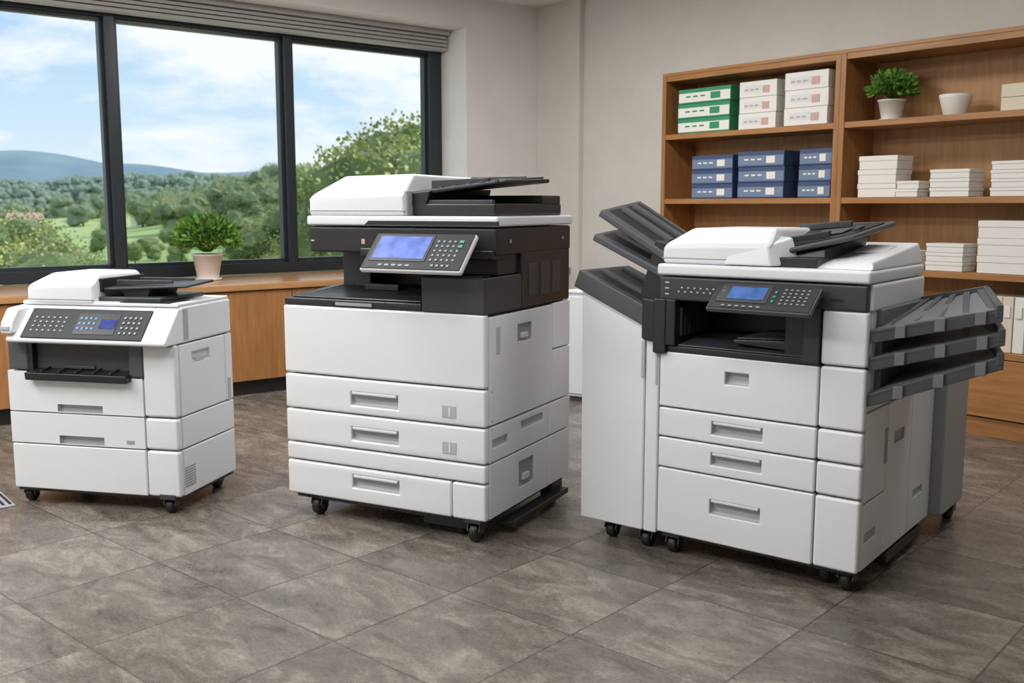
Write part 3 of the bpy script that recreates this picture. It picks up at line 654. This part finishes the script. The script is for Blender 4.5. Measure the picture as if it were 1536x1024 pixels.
# ------------------------------------------------------------ outside
def treemesh(name,seed):
    rnd=random.Random(seed); V=[];F=[];fm=[]
    lobes=[(Vector((rnd.uniform(-.5,.5),rnd.uniform(-.5,.5),1.05+rnd.uniform(-.5,.55))),rnd.uniform(.32,.55)) for _ in range(10)]
    bm=bmesh.new()
    for c,r_ in lobes:
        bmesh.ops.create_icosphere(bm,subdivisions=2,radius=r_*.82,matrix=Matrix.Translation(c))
    for v in bm.verts: v.co+=Vector((mnoise.noise(v.co*4),mnoise.noise(v.co*4+Vector((5,0,0))),mnoise.noise(v.co*4+Vector((0,9,0)))))*.16
    bm.verts.ensure_lookup_table(); bm.verts.index_update()
    V=[v.co.copy() for v in bm.verts]; F=[tuple(v.index for v in f.verts) for f in bm.faces]; fm=[0]*len(F); bm.free()
    for i in range(4200):
        c,r_=rnd.choice(lobes)
        d=Vector((rnd.gauss(0,1),rnd.gauss(0,1),rnd.gauss(.2,1))).normalized()
        p=c+d*r_*rnd.uniform(.78,1.18); a=(d+Vector((rnd.uniform(-1,1),rnd.uniform(-1,1),rnd.uniform(-1,1)))*.7).normalized()
        s_=a.cross(Vector((rnd.uniform(-1,1),rnd.uniform(-1,1),rnd.uniform(-1,1)))).normalized(); l=rnd.uniform(.03,.06)
        o=len(V); V+=[p,p+a*l*.5+s_*l*.4,p+a*l,p+a*l*.5-s_*l*.4]; F.append((o,o+1,o+2,o+3)); fm.append(1)
    o=len(V); 
    for k in range(6):
        an=k*math.pi/3; V+=[Vector((.06*math.cos(an),.06*math.sin(an),0)),Vector((.04*math.cos(an),.04*math.sin(an),1.0))]
    for k in range(6):
        a=o+2*k; b_=o+2*((k+1)%6); F.append((a,b_,b_+1,a+1)); fm.append(2)
    me=bpy.data.meshes.new(name); me.from_pydata([tuple(v) for v in V],[],F)
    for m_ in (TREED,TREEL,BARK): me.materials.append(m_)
    for p,i in zip(me.polygons,fm): p.material_index=i
    return me
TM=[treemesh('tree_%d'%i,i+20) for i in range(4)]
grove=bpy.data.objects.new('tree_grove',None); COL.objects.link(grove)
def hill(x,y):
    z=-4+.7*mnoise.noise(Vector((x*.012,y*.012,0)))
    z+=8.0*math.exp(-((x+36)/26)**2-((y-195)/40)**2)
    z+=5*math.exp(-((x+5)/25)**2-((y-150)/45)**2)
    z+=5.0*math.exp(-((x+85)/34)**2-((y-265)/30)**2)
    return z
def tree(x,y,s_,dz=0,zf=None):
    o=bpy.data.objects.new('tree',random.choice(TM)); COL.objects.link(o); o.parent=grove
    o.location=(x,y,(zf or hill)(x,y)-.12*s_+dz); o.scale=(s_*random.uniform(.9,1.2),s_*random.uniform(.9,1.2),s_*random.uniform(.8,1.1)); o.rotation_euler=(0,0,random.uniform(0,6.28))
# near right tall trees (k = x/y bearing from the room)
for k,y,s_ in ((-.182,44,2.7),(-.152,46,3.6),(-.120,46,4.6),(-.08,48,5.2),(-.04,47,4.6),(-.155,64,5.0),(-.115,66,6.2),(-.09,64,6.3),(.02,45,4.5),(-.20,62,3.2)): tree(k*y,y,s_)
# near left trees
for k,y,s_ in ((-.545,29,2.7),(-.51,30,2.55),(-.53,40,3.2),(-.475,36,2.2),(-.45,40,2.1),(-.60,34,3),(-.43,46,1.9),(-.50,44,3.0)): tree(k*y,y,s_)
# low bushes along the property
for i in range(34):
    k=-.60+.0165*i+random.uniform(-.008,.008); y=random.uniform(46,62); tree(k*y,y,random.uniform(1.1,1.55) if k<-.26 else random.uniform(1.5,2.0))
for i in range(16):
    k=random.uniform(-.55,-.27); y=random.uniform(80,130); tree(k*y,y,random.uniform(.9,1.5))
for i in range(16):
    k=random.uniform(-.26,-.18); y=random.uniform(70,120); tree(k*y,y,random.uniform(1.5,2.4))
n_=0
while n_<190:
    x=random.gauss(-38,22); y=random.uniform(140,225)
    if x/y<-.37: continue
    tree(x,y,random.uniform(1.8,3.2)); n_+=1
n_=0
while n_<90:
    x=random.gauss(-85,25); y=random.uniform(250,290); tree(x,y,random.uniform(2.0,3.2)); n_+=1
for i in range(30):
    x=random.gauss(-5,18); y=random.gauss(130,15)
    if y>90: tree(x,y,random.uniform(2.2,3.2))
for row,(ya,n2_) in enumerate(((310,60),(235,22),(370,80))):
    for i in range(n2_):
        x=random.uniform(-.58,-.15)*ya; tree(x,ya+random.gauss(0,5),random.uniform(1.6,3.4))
def terrain(name,xs,ys,fn,mat):
    V=[(x,y,fn(x,y)) for y in ys for x in xs]; nx=len(xs)
    F=[(j*nx+i,j*nx+i+1,(j+1)*nx+i+1,(j+1)*nx+i) for j in range(len(ys)-1) for i in range(nx-1)]
    return mkobj(name,V,F,[mat],None,0,smooth=True)
fm_,nt,b=newmat('field'); L=nt.links.new; N=nt.nodes.new
g=N('ShaderNodeNewGeometry'); n=N('ShaderNodeTexVoronoi'); n.inputs['Scale'].default_value=.022; L(g.outputs['Position'],n.inputs['Vector'])
r=N('ShaderNodeValToRGB'); r.color_ramp.interpolation='CONSTANT'; r.color_ramp.elements[0].color=(.36,.48,.18,1); r.color_ramp.elements[1].position=.35; r.color_ramp.elements[1].color=(.44,.53,.23,1)
e=r.color_ramp.elements.new(.6); e.color=(.58,.54,.33,1); e=r.color_ramp.elements.new(.8); e.color=(.30,.42,.15,1)
sx_=N('ShaderNodeSeparateColor'); L(n.outputs['Color'],sx_.inputs[0]); L(sx_.outputs[0],r.inputs['Fac']); L(r.outputs['Color'],b.inputs['Base Color']); b.inputs['Roughness'].default_value=.9
rng=lambda a,b_,n_:[a+(b_-a)*i/(n_-1) for i in range(n_)]
terrain('ground_field',rng(-420,200,100),rng(12,392,90),hill,fm_)
RID1=leafmat('ridge_far',(.16,.25,.32),(.24,.34,.38),.03)  # bluish base colour paints in the aerial haze of distance
RID2=leafmat('ridge_mid',(.18,.28,.24),(.30,.39,.30),.10)  # weaker haze, also put into the green-blue base colour
def rid1(x,y):
    t=(y-520)/260; prof=math.sin(max(0,min(1,t))*math.pi)**.8
    k=x/700.
    crest=25+12*math.exp(-((k+.455)/.07)**2)+5*mnoise.noise(Vector((x*.012,3,0)))+5*math.exp(-((k+.33)/.05)**2)
    return -6+prof*(crest+4)+1.2*mnoise.noise(Vector((x*.03,y*.03,1)))
def rid2(x,y):
    t=(y-398)/92; prof=math.sin(max(0,min(1,t))*math.pi)
    return -6+prof*(14+6*mnoise.noise(Vector((x*.010,0,0))))+1.4*mnoise.noise(Vector((x*.08,y*.08,0)))
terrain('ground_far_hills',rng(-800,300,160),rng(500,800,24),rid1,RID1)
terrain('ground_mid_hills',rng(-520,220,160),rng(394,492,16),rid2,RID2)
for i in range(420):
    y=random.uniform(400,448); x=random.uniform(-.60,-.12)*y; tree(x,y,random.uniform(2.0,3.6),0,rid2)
for i,(x,y) in enumerate(((-78,215),(-72,222),(-99,205))):
    g_=G('farmhouse',(x,y,hill(x,y)-.1),.3); g_.box('house_body',-3,3,-2,2,0,2.6,CARD,0)
    g_.prism('roof',[(-2.4,2.6),(2.4,2.6),(0,4)],'x',-3.3,3.3,PINK,0)

# ------------------------------------------------------------ light
w=bpy.data.worlds.new('World'); sc.world=w; w.use_nodes=True; nt=w.node_tree; L=nt.links.new; N=nt.nodes.new
bgn=nt.nodes['Background']; tc=N('ShaderNodeTexCoord')
sp=N('ShaderNodeSeparateXYZ'); L(tc.outputs['Generated'],sp.inputs[0])
rg=N('ShaderNodeValToRGB'); rg.color_ramp.elements[0].position=.0; rg.color_ramp.elements[0].color=(.82,.89,.95,1); rg.color_ramp.elements[1].position=.45; rg.color_ramp.elements[1].color=(.26,.46,.80,1)
e=rg.color_ramp.elements.new(.08); e.color=(.60,.77,.93,1); e=rg.color_ramp.elements.new(.20); e.color=(.40,.62,.89,1)
L(sp.outputs[2],rg.inputs['Fac'])
mpn=N('ShaderNodeMapping'); mpn.inputs['Scale'].default_value=(3.4,3.4,10); mpn.inputs['Location'].default_value=(.6,.2,.85); L(tc.outputs['Generated'],mpn.inputs['Vector'])
cn=N('ShaderNodeTexNoise'); cn.inputs['Scale'].default_value=1.4; cn.inputs['Detail'].default_value=10; cn.inputs['Roughness'].default_value=.58; cn.inputs['Distortion'].default_value=.15; L(mpn.outputs[0],cn.inputs['Vector'])
cr_=N('ShaderNodeValToRGB'); cr_.color_ramp.elements[0].position=.42; cr_.color_ramp.elements[0].color=(0,0,0,1); cr_.color_ramp.elements[1].position=.56; cr_.color_ramp.elements[1].color=(1,1,1,1); L(cn.outputs['Fac'],cr_.inputs['Fac'])
mx=N('ShaderNodeMix'); mx.data_type='RGBA'; L(cr_.outputs['Color'],mx.inputs[0]); L(rg.outputs['Color'],mx.inputs[6]); mx.inputs[7].default_value=(.93,.95,.975,1)
L(mx.outputs[2],bgn.inputs['Color']); bgn.inputs['Strength'].default_value=1.1
sun=bpy.data.lights.new('sun','SUN'); sun.energy=3.2; sun.angle=.02; sun.color=(1,.95,.86)
so=bpy.data.objects.new('sun',sun); COL.objects.link(so)
dx,dy=S(-.35,-.9); so.rotation_euler=Vector((dx,dy,-.85)).to_track_quat('-Z','Y').to_euler(); so.location=(0,0,12)
def area(name,sx,sy,z,w_,h_,e,col,rot=(0,0,0)):
    l=bpy.data.lights.new(name,'AREA'); l.shape='RECTANGLE'; l.size=w_; l.size_y=h_; l.energy=e; l.color=col
    o=bpy.data.objects.new(name,l); COL.objects.link(o); x,y=S(sx,sy); o.location=(x,y,z); o.rotation_euler=(rot[0],rot[1],YAW+rot[2]); return o
for i,(sx,sy,e_) in enumerate(((-4.4,1.2,58),(-4.4,3.6,62),(-1.6,1.2,36),(-1.6,3.8,26),(-2.8,-.8,70),(-4.8,-.8,84))):
    area('ceiling_fill',sx,sy,ZC-.02,1.5,.6,e_,(1,.985,.965))  # unseen fill lamps under the ceiling, added to brighten the interior
# camera
cam=bpy.data.cameras.new('camera'); co=bpy.data.objects.new('camera',cam); COL.objects.link(co)
cam.sensor_width=36; cam.lens=36*1501/1536; cam.clip_end=2000; cam.clip_start=.05
cam.dof.use_dof=True; cam.dof.focus_distance=3.9; cam.dof.aperture_fstop=4.5
co.location=(0,0,1.25); co.rotation_euler=(math.pi/2-.134,0,0); sc.camera=co
sc.view_settings.view_transform='Standard'; sc.view_settings.look='None'; sc.view_settings.exposure=0
